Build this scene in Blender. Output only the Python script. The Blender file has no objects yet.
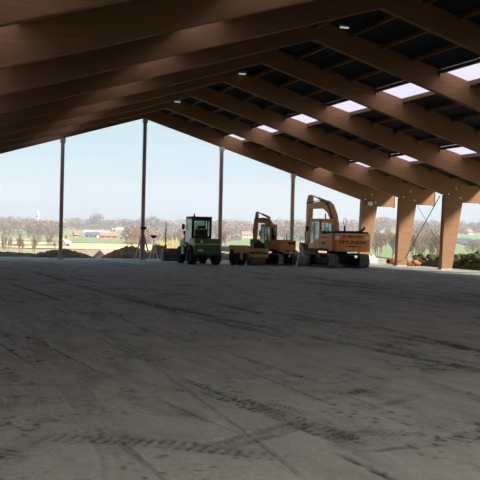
import bpy, bmesh, math, random
import numpy as np
from mathutils import Vector, Matrix

random.seed(7)
S = bpy.context.scene
col = S.collection
PI = math.pi

# ------------------------------------------------------------ camera
cam_d = bpy.data.cameras.new('camera'); cam = bpy.data.objects.new('camera', cam_d); col.objects.link(cam)
CF = Vector((0.32245, 0.94657, -0.00467)); CR = Vector((0.94636, -0.32227, 0.02327)); CU = Vector((-0.02052, 0.01193, 0.99972))
CL = Vector((-14.388, 0, 1.75))
cam.matrix_world = Matrix(((CR.x, CU.x, -CF.x, CL.x), (CR.y, CU.y, -CF.y, CL.y), (CR.z, CU.z, -CF.z, CL.z), (0, 0, 0, 1)))
cam_d.sensor_width = 36; cam_d.lens = 36 * 973.47 / 480
cam_d.clip_start = 0.1; cam_d.clip_end = 5000
S.camera = cam

# ------------------------------------------------------------ sky, sun, exposure
EXPOSURE = 0.12
SKY = 0.93
S.view_settings.view_transform = 'Standard'; S.view_settings.look = 'None'
S.view_settings.exposure = EXPOSURE; S.view_settings.gamma = 1; S.view_settings.use_curve_mapping = False
W = bpy.data.worlds.new('sky'); S.world = W; W.use_nodes = True
nt = W.node_tree; nt.nodes.clear()
N = nt.nodes.new; LK = nt.links.new
wo = N('ShaderNodeOutputWorld'); bg = N('ShaderNodeBackground'); LK(bg.outputs[0], wo.inputs[0])
tc = N('ShaderNodeTexCoord'); sx = N('ShaderNodeSeparateXYZ'); LK(tc.outputs['Generated'], sx.inputs[0])
rp = N('ShaderNodeValToRGB'); LK(sx.outputs['Z'], rp.inputs[0])
e = rp.color_ramp.elements
e[0].position = 0.0; e[0].color = (0.64, 0.68, 0.80, 1)
e[1].position = 1.0; e[1].color = (0.30, 0.55, 0.85, 1)
for pos, c in ((0.03, (0.66, 0.74, 0.87)), (0.07, (0.62, 0.79, 0.90)), (0.12, (0.40, 0.72, 0.86)), (0.35, (0.42, 0.66, 0.88))):
    q = e.new(pos); q.color = (*c, 1)
mp = N('ShaderNodeMapping'); mp.inputs['Scale'].default_value = (1.2, 1.2, 14); LK(tc.outputs['Generated'], mp.inputs[0])
nz = N('ShaderNodeTexNoise'); nz.inputs['Scale'].default_value = 1.6; nz.inputs['Detail'].default_value = 4; LK(mp.outputs[0], nz.inputs['Vector'])
cr = N('ShaderNodeValToRGB'); cr.color_ramp.elements[0].position = 0.42; cr.color_ramp.elements[1].position = 0.68; LK(nz.outputs[0], cr.inputs[0])
mx = N('ShaderNodeMix'); mx.data_type = 'RGBA'; LK(cr.outputs[0], mx.inputs['Factor']); LK(rp.outputs[0], mx.inputs['A']); mx.inputs['B'].default_value = (0.74, 0.83, 0.89, 1)
LK(mx.outputs['Result'], bg.inputs[0]); bg.inputs[1].default_value = SKY
sun_d = bpy.data.lights.new('sun', 'SUN'); sun = bpy.data.objects.new('sun', sun_d); col.objects.link(sun)
sun_d.energy = 8.6; sun_d.angle = math.radians(12); sun_d.color = (1, 0.93, 0.82)
sun.rotation_euler = Vector((1.0, -0.85, 0.95)).to_track_quat('Z', 'Y').to_euler()
sun.location = (60, -45, 50)


# ------------------------------------------------------------ materials
def mat(name, c, rough=0.8, metal=0.0, vary=0.0, scale=3.0, stretch=(1, 1, 1), bump=0.0, c2=None, detail=4, alpha_glass=False, spec=0.3):
    m = bpy.data.materials.new(name); m.use_nodes = True
    t = m.node_tree; b = t.nodes['Principled BSDF']
    b.inputs['Base Color'].default_value = (*c, 1); b.inputs['Roughness'].default_value = rough; b.inputs['Metallic'].default_value = metal
    b.inputs['Specular IOR Level'].default_value = spec
    if vary or c2 or bump:
        tc = t.nodes.new('ShaderNodeTexCoord'); mp = t.nodes.new('ShaderNodeMapping'); t.links.new(tc.outputs['Object'], mp.inputs[0])
        mp.inputs['Scale'].default_value = stretch
        n = t.nodes.new('ShaderNodeTexNoise'); n.inputs['Scale'].default_value = scale; n.inputs['Detail'].default_value = detail
        t.links.new(mp.outputs[0], n.inputs['Vector'])
        r = t.nodes.new('ShaderNodeValToRGB'); r.color_ramp.elements[0].position = 0.3; r.color_ramp.elements[1].position = 0.7
        d = c2 if c2 else tuple(x * (1 - vary) for x in c)
        u = c if c2 else tuple(min(1, x * (1 + vary)) for x in c)
        r.color_ramp.elements[0].color = (*d, 1); r.color_ramp.elements[1].color = (*u, 1)
        t.links.new(n.outputs[0], r.inputs[0]); t.links.new(r.outputs[0], b.inputs['Base Color'])
        if bump:
            bp = t.nodes.new('ShaderNodeBump'); bp.inputs['Strength'].default_value = bump; bp.inputs['Distance'].default_value = 0.05
            t.links.new(n.outputs[0], bp.inputs['Height']); t.links.new(bp.outputs[0], b.inputs['Normal'])
    return m


M = {}
M['glulam'] = mat('glulam', (0.325, 0.175, 0.088), 0.75, 0, 0, 2.2, (0.35, 0.35, 7), 0.15, (0.26, 0.132, 0.066), 6)
M['purlin'] = mat('purlin_timber', (0.26, 0.16, 0.09), 0.75, 0, 0, 2, (6, 0.4, 6), 0.1, (0.18, 0.105, 0.06))
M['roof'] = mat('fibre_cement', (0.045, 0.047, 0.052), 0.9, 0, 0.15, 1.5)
M['cladding'] = mat('grey_sheet_cladding', (0.12, 0.12, 0.12), 0.8)
M['steel'] = mat('galvanised_steel', (0.55, 0.56, 0.57), 0.45, 0.8)
M['bolt'] = mat('white_cap', (0.85, 0.85, 0.83), 0.5)
M['post'] = mat('primed_steel_post', (0.58, 0.42, 0.31), 0.6, 0.0, 0.15, 1.2, (3, 3, 0.5))
M['concrete'] = mat('concrete', (0.46, 0.45, 0.43), 0.9, 0, 0.15, 4, bump=0.2)
M['orange'] = mat('orange_paint', (0.95, 0.36, 0.085), 0.45, 0, 0, 3, (1, 1, 1), 0, (0.85, 0.29, 0.065), spec=0.5)
M['old_orange'] = mat('worn_orange_paint', (0.75, 0.37, 0.13), 0.6, 0, 0, 3.5, (1, 1, 1), 0, (0.48, 0.22, 0.09))
M['yellow'] = mat('dusty_yellow_paint', (0.60, 0.42, 0.16), 0.7, 0, 0, 4, (1, 1, 1), 0, (0.36, 0.24, 0.10))
M['dark'] = mat('black_paint', (0.025, 0.025, 0.027), 0.6)
M['rubber'] = mat('rubber', (0.03, 0.03, 0.03), 0.85, 0, 0.3, 5)
M['track'] = mat('muddy_track_steel', (0.34, 0.30, 0.25), 0.85, 0.0, 0, 6, (1, 1, 1), 0.1, (0.14, 0.12, 0.10))
M['drum'] = mat('drum_steel', (0.22, 0.21, 0.20), 0.6, 0.4, 0.2, 3)
M['green'] = mat('green_paint', (0.03, 0.14, 0.055), 0.4, 0, 0.15, 3, spec=0.5)
M['stripe'] = mat('yellow_stripe', (0.75, 0.52, 0.06), 0.5)
M['silver'] = mat('silver_metal', (0.62, 0.65, 0.70), 0.35, 0.3)
M['seat'] = mat('black_upholstery', (0.02, 0.02, 0.022), 0.9)
M['white'] = mat('white_paint', (0.8, 0.8, 0.78), 0.6)
M['red'] = mat('red_plastic', (0.6, 0.04, 0.03), 0.4)
M['wood_stake'] = mat('weathered_timber', (0.50, 0.42, 0.34), 0.8, 0, 0.2, 6)
M['soil'] = mat('brown_soil', (0.23, 0.13, 0.075), 0.95, 0, 0, 1.6, (1, 1, 1), 0.8, (0.11, 0.065, 0.04), 8)
M['dark_soil'] = mat('dark_grassy_soil', (0.17, 0.11, 0.065), 0.95, 0, 0, 2.2, (1, 1, 1), 0.8, (0.085, 0.06, 0.035), 8)
M['clod'] = mat('turf_clods', (0.12, 0.13, 0.045), 0.95, 0, 0, 2.6, (1, 1, 1), 0.9, (0.06, 0.04, 0.028), 8)
M['clay'] = mat('orange_clay', (0.55, 0.19, 0.09), 0.8, 0, 0, 4, (1, 1, 1), 0.2, (0.28, 0.09, 0.05))
M['brick'] = mat('red_brick_wall', (0.62, 0.20, 0.13), 0.9, 0, 0.15, 0.5)
M['render'] = mat('white_render', (0.82, 0.80, 0.76), 0.9)
M['tile'] = mat('red_roof_tile', (0.58, 0.22, 0.13), 0.9, 0, 0.15, 0.5)
M['slate'] = mat('blue_grey_roofing', (0.13, 0.14, 0.18), 0.8, 0, 0.2, 0.3)
M['grey_roof'] = mat('grey_sheet_roofing', (0.42, 0.38, 0.35), 0.8, 0, 0.15, 0.3)
M['window'] = mat('dark_window_glass', (0.05, 0.06, 0.07), 0.15)
M['bark'] = mat('bark', (0.20, 0.14, 0.11), 0.9)
M['twig'] = mat('bare_twigs', (0.32, 0.225, 0.175), 0.95, 0, 0.25, 0.2)
M['twig_dark'] = mat('dense_twigs', (0.24, 0.185, 0.17), 0.95, 0, 0.2, 0.2)
M['blossom'] = mat('yellow_blossom', (0.62, 0.52, 0.16), 0.95, 0, 0.2, 0.6)
M['evergreen'] = mat('evergreen_needles', (0.07, 0.10, 0.07), 0.95, 0, 0.3, 0.6)
M['f_green'] = mat('winter_crop', (0.23, 0.30, 0.115), 0.95, 0, 0, 0.03, (1, 1, 1), 0, (0.19, 0.25, 0.095))
M['f_tan'] = mat('stubble', (0.80, 0.54, 0.30), 0.95, 0, 0, 0.05, (1, 1, 1), 0, (0.70, 0.46, 0.25))
M['f_brown'] = mat('fallow_soil', (0.40, 0.27, 0.17), 0.95, 0, 0, 0.06, (1, 1, 1), 0, (0.30, 0.21, 0.13))
M['f_red'] = mat('ploughed_soil', (0.52, 0.28, 0.17), 0.95, 0, 0, 0.06, (1, 1, 1), 0, (0.42, 0.23, 0.14))
M['grass'] = mat('rough_grass', (0.30, 0.30, 0.15), 0.95, 0, 0, 0.08, (1, 1, 1), 0, (0.34, 0.28, 0.17), 8)


def skylight_mat(name, ca, cb, f):
    m = bpy.data.materials.new(name); m.use_nodes = True; t = m.node_tree
    t.nodes.clear(); o = t.nodes.new('ShaderNodeOutputMaterial')
    a = t.nodes.new('ShaderNodeBsdfTransparent'); a.inputs[0].default_value = (*ca, 1)
    b = t.nodes.new('ShaderNodeBsdfTranslucent'); b.inputs[0].default_value = (*cb, 1)
    x = t.nodes.new('ShaderNodeMixShader'); x.inputs[0].default_value = f
    t.links.new(a.outputs[0], x.inputs[1]); t.links.new(b.outputs[0], x.inputs[2]); t.links.new(x.outputs[0], o.inputs[0])
    return m


def glass_mat():
    m = bpy.data.materials.new('cab_glass'); m.use_nodes = True; t = m.node_tree
    t.nodes.clear(); o = t.nodes.new('ShaderNodeOutputMaterial')
    a = t.nodes.new('ShaderNodeBsdfTransparent'); a.inputs[0].default_value = (0.72, 0.82, 0.80, 1)
    b = t.nodes.new('ShaderNodeBsdfGlossy'); b.inputs[0].default_value = (0.9, 0.95, 0.95, 1); b.inputs['Roughness'].default_value = 0.05
    x = t.nodes.new('ShaderNodeMixShader'); x.inputs[0].default_value = 0.12
    t.links.new(a.outputs[0], x.inputs[1]); t.links.new(b.outputs[0], x.inputs[2]); t.links.new(x.outputs[0], o.inputs[0])
    return m


M['skylight'] = skylight_mat('translucent_polyester', (.8, .76, .88), (.50, .46, .56), .96); M['skylight_dim'] = skylight_mat('weathered_polyester', (.2, .2, .2), (.95, .91, .80), .99); M['glass'] = glass_mat()  # second material: sheets added over the camera bays to light the near floor
m = mat('lamp_white', (0.8, 0.8, 0.8), 0.4); M['lamp'] = m
m.node_tree.nodes['Principled BSDF'].inputs['Emission Color'].default_value = (1, 0.97, 0.95, 1)
m.node_tree.nodes['Principled BSDF'].inputs['Emission Strength'].default_value = 0.35  # added glow for the skylit dashes by the ridge


# ------------------------------------------------------------ mesh helpers
class MB:
    def __init__(s): s.v = []; s.f = []; s.sm = []

    def add(s, vs, fs, smooth=False):
        b = len(s.v); s.v += [tuple(x) for x in vs]; s.f += [tuple(b + i for i in f) for f in fs]; s.sm += [smooth] * len(fs); return s

    def box(s, x0, x1, y0, y1, z0, z1):
        vs = [(x, y, z) for z in (z0, z1) for y in (y0, y1) for x in (x0, x1)]
        return s.add(vs, [(0, 2, 3, 1), (4, 5, 7, 6), (0, 1, 5, 4), (2, 6, 7, 3), (0, 4, 6, 2), (1, 3, 7, 5)])

    def prism(s, poly, a0, a1, axis='y', smooth=False):
        n = len(poly)
        def P(p, a): return {'y': (p[0], a, p[1]), 'x': (a, p[0], p[1]), 'z': (p[0], p[1], a)}[axis]
        vs = [P(p, a0) for p in poly] + [P(p, a1) for p in poly]
        s.add(vs, [tuple(range(n)), tuple(range(2 * n - 1, n - 1, -1))])
        b = len(s.v) - 2 * n
        for i in range(n):
            j = (i + 1) % n; s.f.append((b + i, b + n + i, b + n + j, b + j)); s.sm.append(smooth)
        return s

    def tube(s, a, b, r0, r1=None, n=10, cap=True, smooth=True):
        r1 = r0 if r1 is None else r1
        a = Vector(a); b = Vector(b); d = (b - a).normalized()
        u = d.orthogonal().normalized(); w = d.cross(u)
        vs = []
        for c, r in ((a, r0), (b, r1)):
            for i in range(n):
                t = 2 * PI * i / n; vs.append(c + (u * math.cos(t) + w * math.sin(t)) * r)
        k = len(s.v); s.v += [tuple(x) for x in vs]
        for i in range(n):
            j = (i + 1) % n; s.f.append((k + i, k + j, k + n + j, k + n + i)); s.sm.append(smooth)
        if cap:
            s.f.append(tuple(k + i for i in range(n - 1, -1, -1))); s.f.append(tuple(k + n + i for i in range(n))); s.sm += [False, False]
        return s

    def bar(s, a, b, w, h=None, up=(0, 0, 1)):
        h = w if h is None else h
        a = Vector(a); b = Vector(b); d = (b - a).normalized(); r = d.cross(Vector(up))
        if r.length < 1e-4: r = d.orthogonal()
        r.normalize(); u = r.cross(d)
        vs = [c + r * i * w / 2 + u * j * h / 2 for c in (a, b) for j in (-1, 1) for i in (-1, 1)]
        return s.add(vs, [(0, 2, 3, 1), (4, 5, 7, 6), (0, 1, 5, 4), (2, 6, 7, 3), (0, 4, 6, 2), (1, 3, 7, 5)])

    def lathe(s, prof, c, axis='x', n=24):       # prof: (r, a) pairs, axis through c
        k = len(s.v); c = Vector(c); m = len(prof)
        for i in range(n):
            t = 2 * PI * i / n
            for r, a in prof:
                q = {'x': (a, r * math.cos(t), r * math.sin(t)), 'y': (r * math.sin(t), a, r * math.cos(t)), 'z': (r * math.cos(t), r * math.sin(t), a)}[axis]
                s.v.append(tuple(c + Vector(q)))
        for i in range(n):
            j = (i + 1) % n
            for q in range(m - 1):
                s.f.append((k + i * m + q, k + j * m + q, k + j * m + q + 1, k + i * m + q + 1)); s.sm.append(True)
        return s

    def mesh(s, name, m):
        me = bpy.data.meshes.new(name); me.from_pydata(s.v, [], s.f); me.validate()
        if len(me.polygons) == len(s.sm): me.polygons.foreach_set('use_smooth', s.sm)
        bm = bmesh.new(); bm.from_mesh(me); bmesh.ops.recalc_face_normals(bm, faces=bm.faces); bm.to_mesh(me); bm.free()
        if m: me.materials.append(m)
        return me

    def build(s, name, m, parent=None, bevel=0, loc=None):
        o = bpy.data.objects.new(name, s.mesh(name, m)); col.objects.link(o)
        if parent: o.parent = parent
        if loc: o.location = loc
        if bevel:
            b = o.modifiers.new('bevel', 'BEVEL'); b.width = bevel; b.segments = 2; b.limit_method = 'ANGLE'
        return o


def tag(o, label=None, cat=None, group=None, kind=None):
    if label: o['label'] = label
    if cat: o['category'] = cat
    if group: o['group'] = group
    if kind: o['kind'] = kind
    return o


def empty(name, loc=(0, 0, 0), rz=0, sc=1):
    o = bpy.data.objects.new(name, None); col.objects.link(o); o.location = loc; o.rotation_euler = (0, 0, rz); o.scale = (sc,) * 3
    o.empty_display_size = 0.3
    return o


def inst(o, parent=None, loc=None, rot=None, sc=None):
    c = o.copy(); col.objects.link(c); c.parent = parent if parent else o.parent
    if loc is not None: c.location = loc
    if rot is not None: c.rotation_euler = rot
    if sc is not None: c.scale = sc
    return c


def copy_tree(o, parent=None):
    c = o.copy(); col.objects.link(c); c.parent = parent
    for ch in list(o.children): copy_tree(ch, c)
    return c


# value noise -------------------------------------------------------
_rng = np.random.RandomState(3); _lat = _rng.rand(256, 256)


def vnoise(x, y):
    xi = np.floor(x).astype(int); yi = np.floor(y).astype(int); fx = x - xi; fy = y - yi
    fx = fx * fx * (3 - 2 * fx); fy = fy * fy * (3 - 2 * fy)
    g = lambda a, b: _lat[a % 256, b % 256]
    return (g(xi, yi) * (1 - fx) + g(xi + 1, yi) * fx) * (1 - fy) + (g(xi, yi + 1) * (1 - fx) + g(xi + 1, yi + 1) * fx) * fy - 0.5


def fbm(x, y, o=4):
    t = 0; a = 1
    for k in range(o): t = t + a * vnoise(x * 2 ** k + 17.3 * k, y * 2 ** k + 5.1 * k); a *= .5
    return t


def grid_mesh(name, X, Y, Z, m, attr=None, hole=None):
    ny, nx = X.shape
    v = np.stack([X, Y, Z], -1).reshape(-1, 3).astype(np.float32)
    i = np.arange(ny * nx).reshape(ny, nx)
    f = np.stack([i[:-1, :-1], i[:-1, 1:], i[1:, 1:], i[1:, :-1]], -1).reshape(-1, 4)
    if hole is not None: f = f[~hole.reshape(-1)]
    me = bpy.data.meshes.new(name)
    me.vertices.add(len(v)); me.vertices.foreach_set('co', v.ravel())
    me.loops.add(f.size); me.loops.foreach_set('vertex_index', f.ravel().astype(np.int32))
    me.polygons.add(len(f)); me.polygons.foreach_set('loop_start', np.arange(0, f.size, 4, dtype=np.int32))
    me.polygons.foreach_set('use_smooth', np.ones(len(f), dtype=bool))
    me.update(calc_edges=True); me.validate()
    if attr is not None:
        a = me.attributes.new('wear', 'FLOAT', 'POINT'); a.data.foreach_set('value', attr.ravel().astype(np.float32))
    me.materials.append(m)
    o = bpy.data.objects.new(name, me); col.objects.link(o)
    return o


# ------------------------------------------------------------ hall dimensions
YG = 62.034; BAY = 5.59; H = 9.2386; SL = 0.3044; NF = 13
und = lambda X: H - SL * abs(X)
top = lambda X: 10.048 - 0.28 * abs(X)
face = lambda k: YG - k * BAY          # camera-side face of frame k

# ------------------------------------------------------------ floor of rolled silt with wheel and track marks
def graded(marks):
    out = []
    for a, b, d0, d1 in marks:
        x = a
        while x < b - 1e-6:
            out.append(x); x += d0 + (d1 - d0) * (x - a) / (b - a)
    out.append(marks[-1][1]); return np.array(out)


gx = graded([(-18, -14.2, .3, .03), (-14.2, -9, .016, .02), (-9, -4, .02, .06), (-4, 19, .06, .10)])
gy = graded([(-9, 5.5, .5, .1), (5.5, 6, .1, .02), (6, 11, .015, .022), (11, 20, .022, .06), (20, 66.5, .06, .16)])
GX, GY = np.meshgrid(gx, gy)
Z = 0.008 * fbm(GX * .7, GY * .35, 4) + 0.014 * fbm(GX * 6, GY * 4.5, 4) * (0.4 + np.clip(fbm(GX * .5 + 9, GY * .3, 2) + .3, 0, 1))
wear_shade = np.zeros_like(Z)  # compaction darkening of the marks plus painted shade of their relief
rs = np.random.RandomState(11)


def track(p0, p1, w, depth, pitch, style, bend=0.0, dark=0.6):
    """one tyre or crawler mark pressed into the silt from p0 to p1"""
    global Z, wear_shade
    p0 = np.array(p0, float); p1 = np.array(p1, float); d = p1 - p0; Lh = np.hypot(*d); d /= Lh
    al = (GX - p0[0]) * d[0] + (GY - p0[1]) * d[1]
    t = np.clip(al / Lh, 0, 1)
    ac = (GX - p0[0]) * d[1] - (GY - p0[1]) * d[0] + bend * 4 * t * (1 - t) + 0.05 * vnoise(al * .35 + p0[0] * 7, al * 0 + p0[1])
    near = (np.abs(ac) < w) & (al > 0) & (al < Lh)
    if not near.any(): return
    a = al[near]; c = ac[near]
    fade = np.clip(vnoise(a * .5 + p0[0] * 3, a * 0 + 2.2) * 2.6 + .75, 0, 1) * np.clip(a / .6, 0, 1) * np.clip((Lh - a) / .6, 0, 1)
    h = w / 2; ins = np.clip((h - np.abs(c)) / .03, 0, 1)
    rim = np.exp(-((np.abs(c) - h - .02) / .025) ** 2)
    if style == 'bar': tr = (np.sin(2 * PI * a / pitch + 5 * vnoise(a * 1.3, a * 0)) > 0.25) * 1.0
    elif style == 'chev': tr = (np.sin(2 * PI * (a + np.abs(c) * .9) / pitch) > 0.2) * 1.0
    elif style == 'block': tr = ((np.sin(2 * PI * (a + (c > 0) * pitch / 2) / pitch) > 0.0) & (np.abs(c) > .03)) * 1.0
    else: tr = 1.0
    dz = fade * (-depth * ins * (0.35 + 0.65 * tr) + .45 * depth * rim)
    Z[near] += dz
    wear_shade[near] += fade * ins * dark * 1.5 * (0.3 + .7 * tr) * np.clip(.75 + 1.4 * vnoise(a * 5 + 31, c * 14 + 9), 0, 1)


track((-12.84, 17.4), (-12.62, 5.9), .05, .012, .1, 'line')
track((-12.3, 22), (-12.75, 7.4), .34, .010, .09, 'bar', dark=.35)
track((-10.05, 17), (-9.7, 11), .14, .016, .2, 'line', dark=.8)
track((-11.9, 14), (-10.7, 7.0), .34, .022, .13, 'block', .1, .8)
track((-12.35, 10.6), (-12.0, 7.4), .36, .017, .10, 'bar', dark=.6)
track((-10.75, 7.75), (-8.9, 8.1), .16, .018, .12, 'block', dark=.8)
track((-10.9, 7.2), (-8.9, 7.5), .14, .012, .3, 'line', dark=.8)
track((-9.72, 10.8), (-9.75, 8.4), .07, .014, .3, 'line', dark=.9)
track((-11.1, 7.3), (-11.0, 6.0), .09, .014, .3, 'line', dark=.9)
track((-12.7, 8.1), (-12.62, 6.2), .05, .014, .3, 'line', dark=.9)
track((-12.5, 12.2), (-12.4, 9.9), .05, .012, .3, 'line', dark=.9)
track((-12.1, 9.2), (-10.9, 6.2), .38, .018, .12, 'chev', .05, .5)
track((-9.9, 9.5), (-8.4, 6.9), .38, .016, .12, 'block', -.1, .5)
track((-13.6, 8.4), (-11.4, 7.0), .36, .016, .10, 'bar', .2, .5)
track((-12.0, 6.9), (-10.2, 6.3), .3, .016, .10, 'chev', .1, .5)
for i in range(44):
    x0 = -13.8 + 5.6 * rs.rand(); y0 = 6.6 + 5 * rs.rand(); an = rs.choice([-.3, .1, .5, 1.4, -1.2]) + .3 * rs.rand(); ln = .8 + 1.8 * rs.rand()
    track((x0, y0), (x0 + ln * math.sin(an), y0 - ln * math.cos(an)), rs.choice([.12, .2, .34]), .014, rs.choice([.07, .10, .13]), rs.choice(['bar', 'chev', 'block']), .1, .55)
for i in range(70):
    x0 = -17 + 33 * rs.rand(); y0 = 16 + 46 * rs.rand(); ln = 8 + 26 * rs.rand(); sl = (rs.rand() - .5) * .34
    w = rs.choice([.05, .08, .12, .3, .36]); st = rs.choice(['line', 'bar', 'chev', 'block'])
    for off in (0, 1.75):
        track((x0 + off, y0), (x0 + off + sl * ln, max(6.0, y0 - ln)), w, .010 + .012 * rs.rand(), .14, st, (rs.rand() - .5) * 1.2, .3 + .5 * rs.rand())
for i in range(14):
    y0 = 18 + 44 * rs.rand(); x0 = -15 + 20 * rs.rand()
    track((x0, y0), (x0 + 6 + 10 * rs.rand(), y0 + (rs.rand() - .5) * 8), rs.choice([.12, .34]), .016, .14, 'bar', (rs.rand() - .5) * 2, .6)
wear_shade = np.clip(wear_shade + .5 * np.clip(fbm(GX * 3.4, GY * 1.1, 5) - .10, 0, 1) * 1.6, 0, 1)
# crumbs thrown up by the tyres, mostly in the nearest rows
crumb = np.clip(fbm(GX * 16, GY * 13, 2) - .16, 0, 1) * np.clip(fbm(GX * .9 + 4, GY * .8, 3) * 1.8 + .35, 0, 1)
Z += .035 * crumb * (GY < 30)
wear_shade = np.clip(wear_shade + 3.0 * np.clip(fbm(GX * 12 + 50, GY * 9, 2) - .18, 0, 1) * np.clip(fbm(GX * .8 + 14, GY * .6, 3) * 2 + .3, 0, 1), 0, 1)
Z = np.where((GY > 66) | (GX > 18.4) | (GX < -17.6), Z - .25, Z)
m = bpy.data.materials.new('rolled_silt'); m.use_nodes = True; t = m.node_tree; b = t.nodes['Principled BSDF']
b.inputs['Roughness'].default_value = 0.92; b.inputs['Specular IOR Level'].default_value = 0.25
tc = t.nodes.new('ShaderNodeTexCoord'); mp = t.nodes.new('ShaderNodeMapping'); mp.inputs['Scale'].default_value = (2.4, .55, 1); t.links.new(tc.outputs['Object'], mp.inputs[0])
n1 = t.nodes.new('ShaderNodeTexNoise'); n1.inputs['Scale'].default_value = 1.3; n1.inputs['Detail'].default_value = 8; n1.inputs['Roughness'].default_value = .65; t.links.new(mp.outputs[0], n1.inputs['Vector'])
n3 = t.nodes.new('ShaderNodeTexNoise'); n3.inputs['Scale'].default_value = 17; n3.inputs['Detail'].default_value = 6; n3.inputs['Roughness'].default_value = .7; t.links.new(mp.outputs[0], n3.inputs['Vector'])
av = t.nodes.new('ShaderNodeMix'); av.inputs['Factor'].default_value = .5; t.links.new(n1.outputs[0], av.inputs['A']); t.links.new(n3.outputs[0], av.inputs['B'])
r1 = t.nodes.new('ShaderNodeValToRGB'); t.links.new(av.outputs['Result'], r1.inputs[0])
r1.color_ramp.elements[0].position = .32; r1.color_ramp.elements[0].color = (.215, .215, .195, 1)
r1.color_ramp.elements[1].position = .66; r1.color_ramp.elements[1].color = (.40, .39, .345, 1)
at = t.nodes.new('ShaderNodeAttribute'); at.attribute_name = 'wear'
m1 = t.nodes.new('ShaderNodeMix'); m1.data_type = 'RGBA'; t.links.new(at.outputs['Fac'], m1.inputs['Factor']); t.links.new(r1.outputs[0], m1.inputs['A']); m1.inputs['B'].default_value = (.075, .075, .065, 1)
n2 = t.nodes.new('ShaderNodeTexNoise'); n2.inputs['Scale'].default_value = 28; n2.inputs['Detail'].default_value = 5; t.links.new(tc.outputs['Object'], n2.inputs['Vector'])
bp = t.nodes.new('ShaderNodeBump'); bp.inputs['Strength'].default_value = .35; bp.inputs['Distance'].default_value = .01
t.links.new(n2.outputs[0], bp.inputs['Height']); t.links.new(bp.outputs[0], b.inputs['Normal']); t.links.new(m1.outputs['Result'], b.inputs['Base Color'])
floor = grid_mesh('floor', GX, GY, Z, m, wear_shade)
tag(floor, 'grey rolled silt floor of the hall marked by tyres', kind='structure')

# ------------------------------------------------------------ countryside: a frame of its own, v away from the hall along the view axis, u to the right
AX = math.radians(18.81); VF = np.array([math.sin(AX), math.cos(AX)]); VR = np.array([math.cos(AX), -math.sin(AX)]); C0 = np.array([-14.388, 0.0])


def zt(X, Y):
    """height of the land: the hall stands on a pad, the land falls to a valley and climbs beyond"""
    X = np.asarray(X, float); Y = np.asarray(Y, float)
    u = (X - C0[0]) * VR[0] + (Y - C0[1]) * VR[1]; v = (X - C0[0]) * VF[0] + (Y - C0[1]) * VF[1]
    r = np.clip((u / np.maximum(v, 50) - .06) / .10, 0, 1); r = r * r * (3 - 2 * r)
    z = -3 + .0145 * np.clip(v - 600, 0, 900) * (1 - r) + .020 * np.clip(v - 300, 0, 900) * r
    out = np.maximum.reduce([np.zeros_like(X), (Y - 67), (X - 20), (-X - 20), (-Y - 30)])
    k = np.clip(out / 45, 0, 1); k = k * k * (3 - 2 * k)
    return -.12 * (1 - k) + k * z


def uv(u, v): p = C0 + VR * u + VF * v; return float(p[0]), float(p[1])


def lat(px, v): return (px - 240) / 973.47 * v        # lateral offset that sits px columns off the axis at distance v


ru = np.concatenate([np.linspace(-900, -60, 22)[:-1], np.linspace(-60, 60, 31)[:-1], np.linspace(60, 900, 40)])
rv = np.concatenate([np.linspace(-300, -20, 8)[:-1], np.linspace(-20, 130, 40)[:-1], np.linspace(130, 1500, 56)])
UU, VV = np.meshgrid(ru, rv)
TX = C0[0] + VR[0] * UU + VF[0] * VV; TY = C0[1] + VR[1] * UU + VF[1] * VV; TZ = zt(TX, TY)
inside = (TX[:-1, :-1] > -16) & (TX[1:, 1:] < 17) & (TY[:-1, :-1] > -6) & (TY[1:, 1:] < 64)
land = grid_mesh('ground', TX, TY, TZ - .12 * (np.hypot(UU, VV) < 90), M['grass'])
tag(land, 'rough grassland falling away beyond the hall', kind='structure')


def field(name, label, m, pa, pb, va, vb, lift=.15, skew=0.0):
    vm = (va + vb) / 2; ua, ub = lat(pa, vm), lat(pb, vm)
    s, tt = np.meshgrid(np.linspace(0, 1, 24), np.linspace(0, 1, 14))
    U = ua + (ub - ua) * s; V = va + (vb - va) * tt + skew * (s - .5) * (vb - va)
    X = C0[0] + VR[0] * U + VF[0] * V; Y = C0[1] + VR[1] * U + VF[1] * V
    return tag(grid_mesh(name, X, Y, zt(X, Y) + lift, m), label, kind='structure')


field('stubble_field', 'pale tan stubble field below the left treeline', M['f_tan'], -60, 62, 190, 560, skew=.08)
field('grass_track', 'thin green strip across the left stubble field', M['f_green'], -60, 62, 300, 326, .3)
field('stubble_field', 'bright yellow stubble strip in front of the red barn', M['f_tan'], 52, 250, 262, 405, .2, .1)
field('fallow_field', 'grey brown fallow field nearest the mounds on the left', M['f_brown'], 46, 200, 150, 262, .1)
field('crop_field', 'green crop strip in front of the red barn', M['f_green'], 40, 150, 405, 640, .2, .1)
field('crop_field', 'green crop rising behind the farm to the treeline', M['f_green'], 30, 160, 690, 1050, .2)
field('crop_field', 'bright green crop beyond the ploughed strip', M['f_green'], 150, 385, 420, 700, .2)
field('ploughed_field', 'reddish ploughed strip between two green crops', M['f_red'], 200, 330, 270, 420, .2)
field('crop_field', 'green crop nearest the hall behind the roller', M['f_green'], 195, 350, 160, 270, .1)
field('crop_field', 'green slope seen between the right hand legs', M['f_green'], 345, 520, 185, 470, .2, .1)
field('crop_field', 'upper green slope below the houses on the right', M['f_green'], 345, 520, 500, 720, .2)

# ------------------------------------------------------------ hall roof
roof = empty('ceiling', (0, 0, 0)); tag(roof, 'dark pitched roof of timber purlins and corrugated sheets with skylights', kind='structure')
PX = [.2 + 1.32 * j for j in range(14)]


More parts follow.
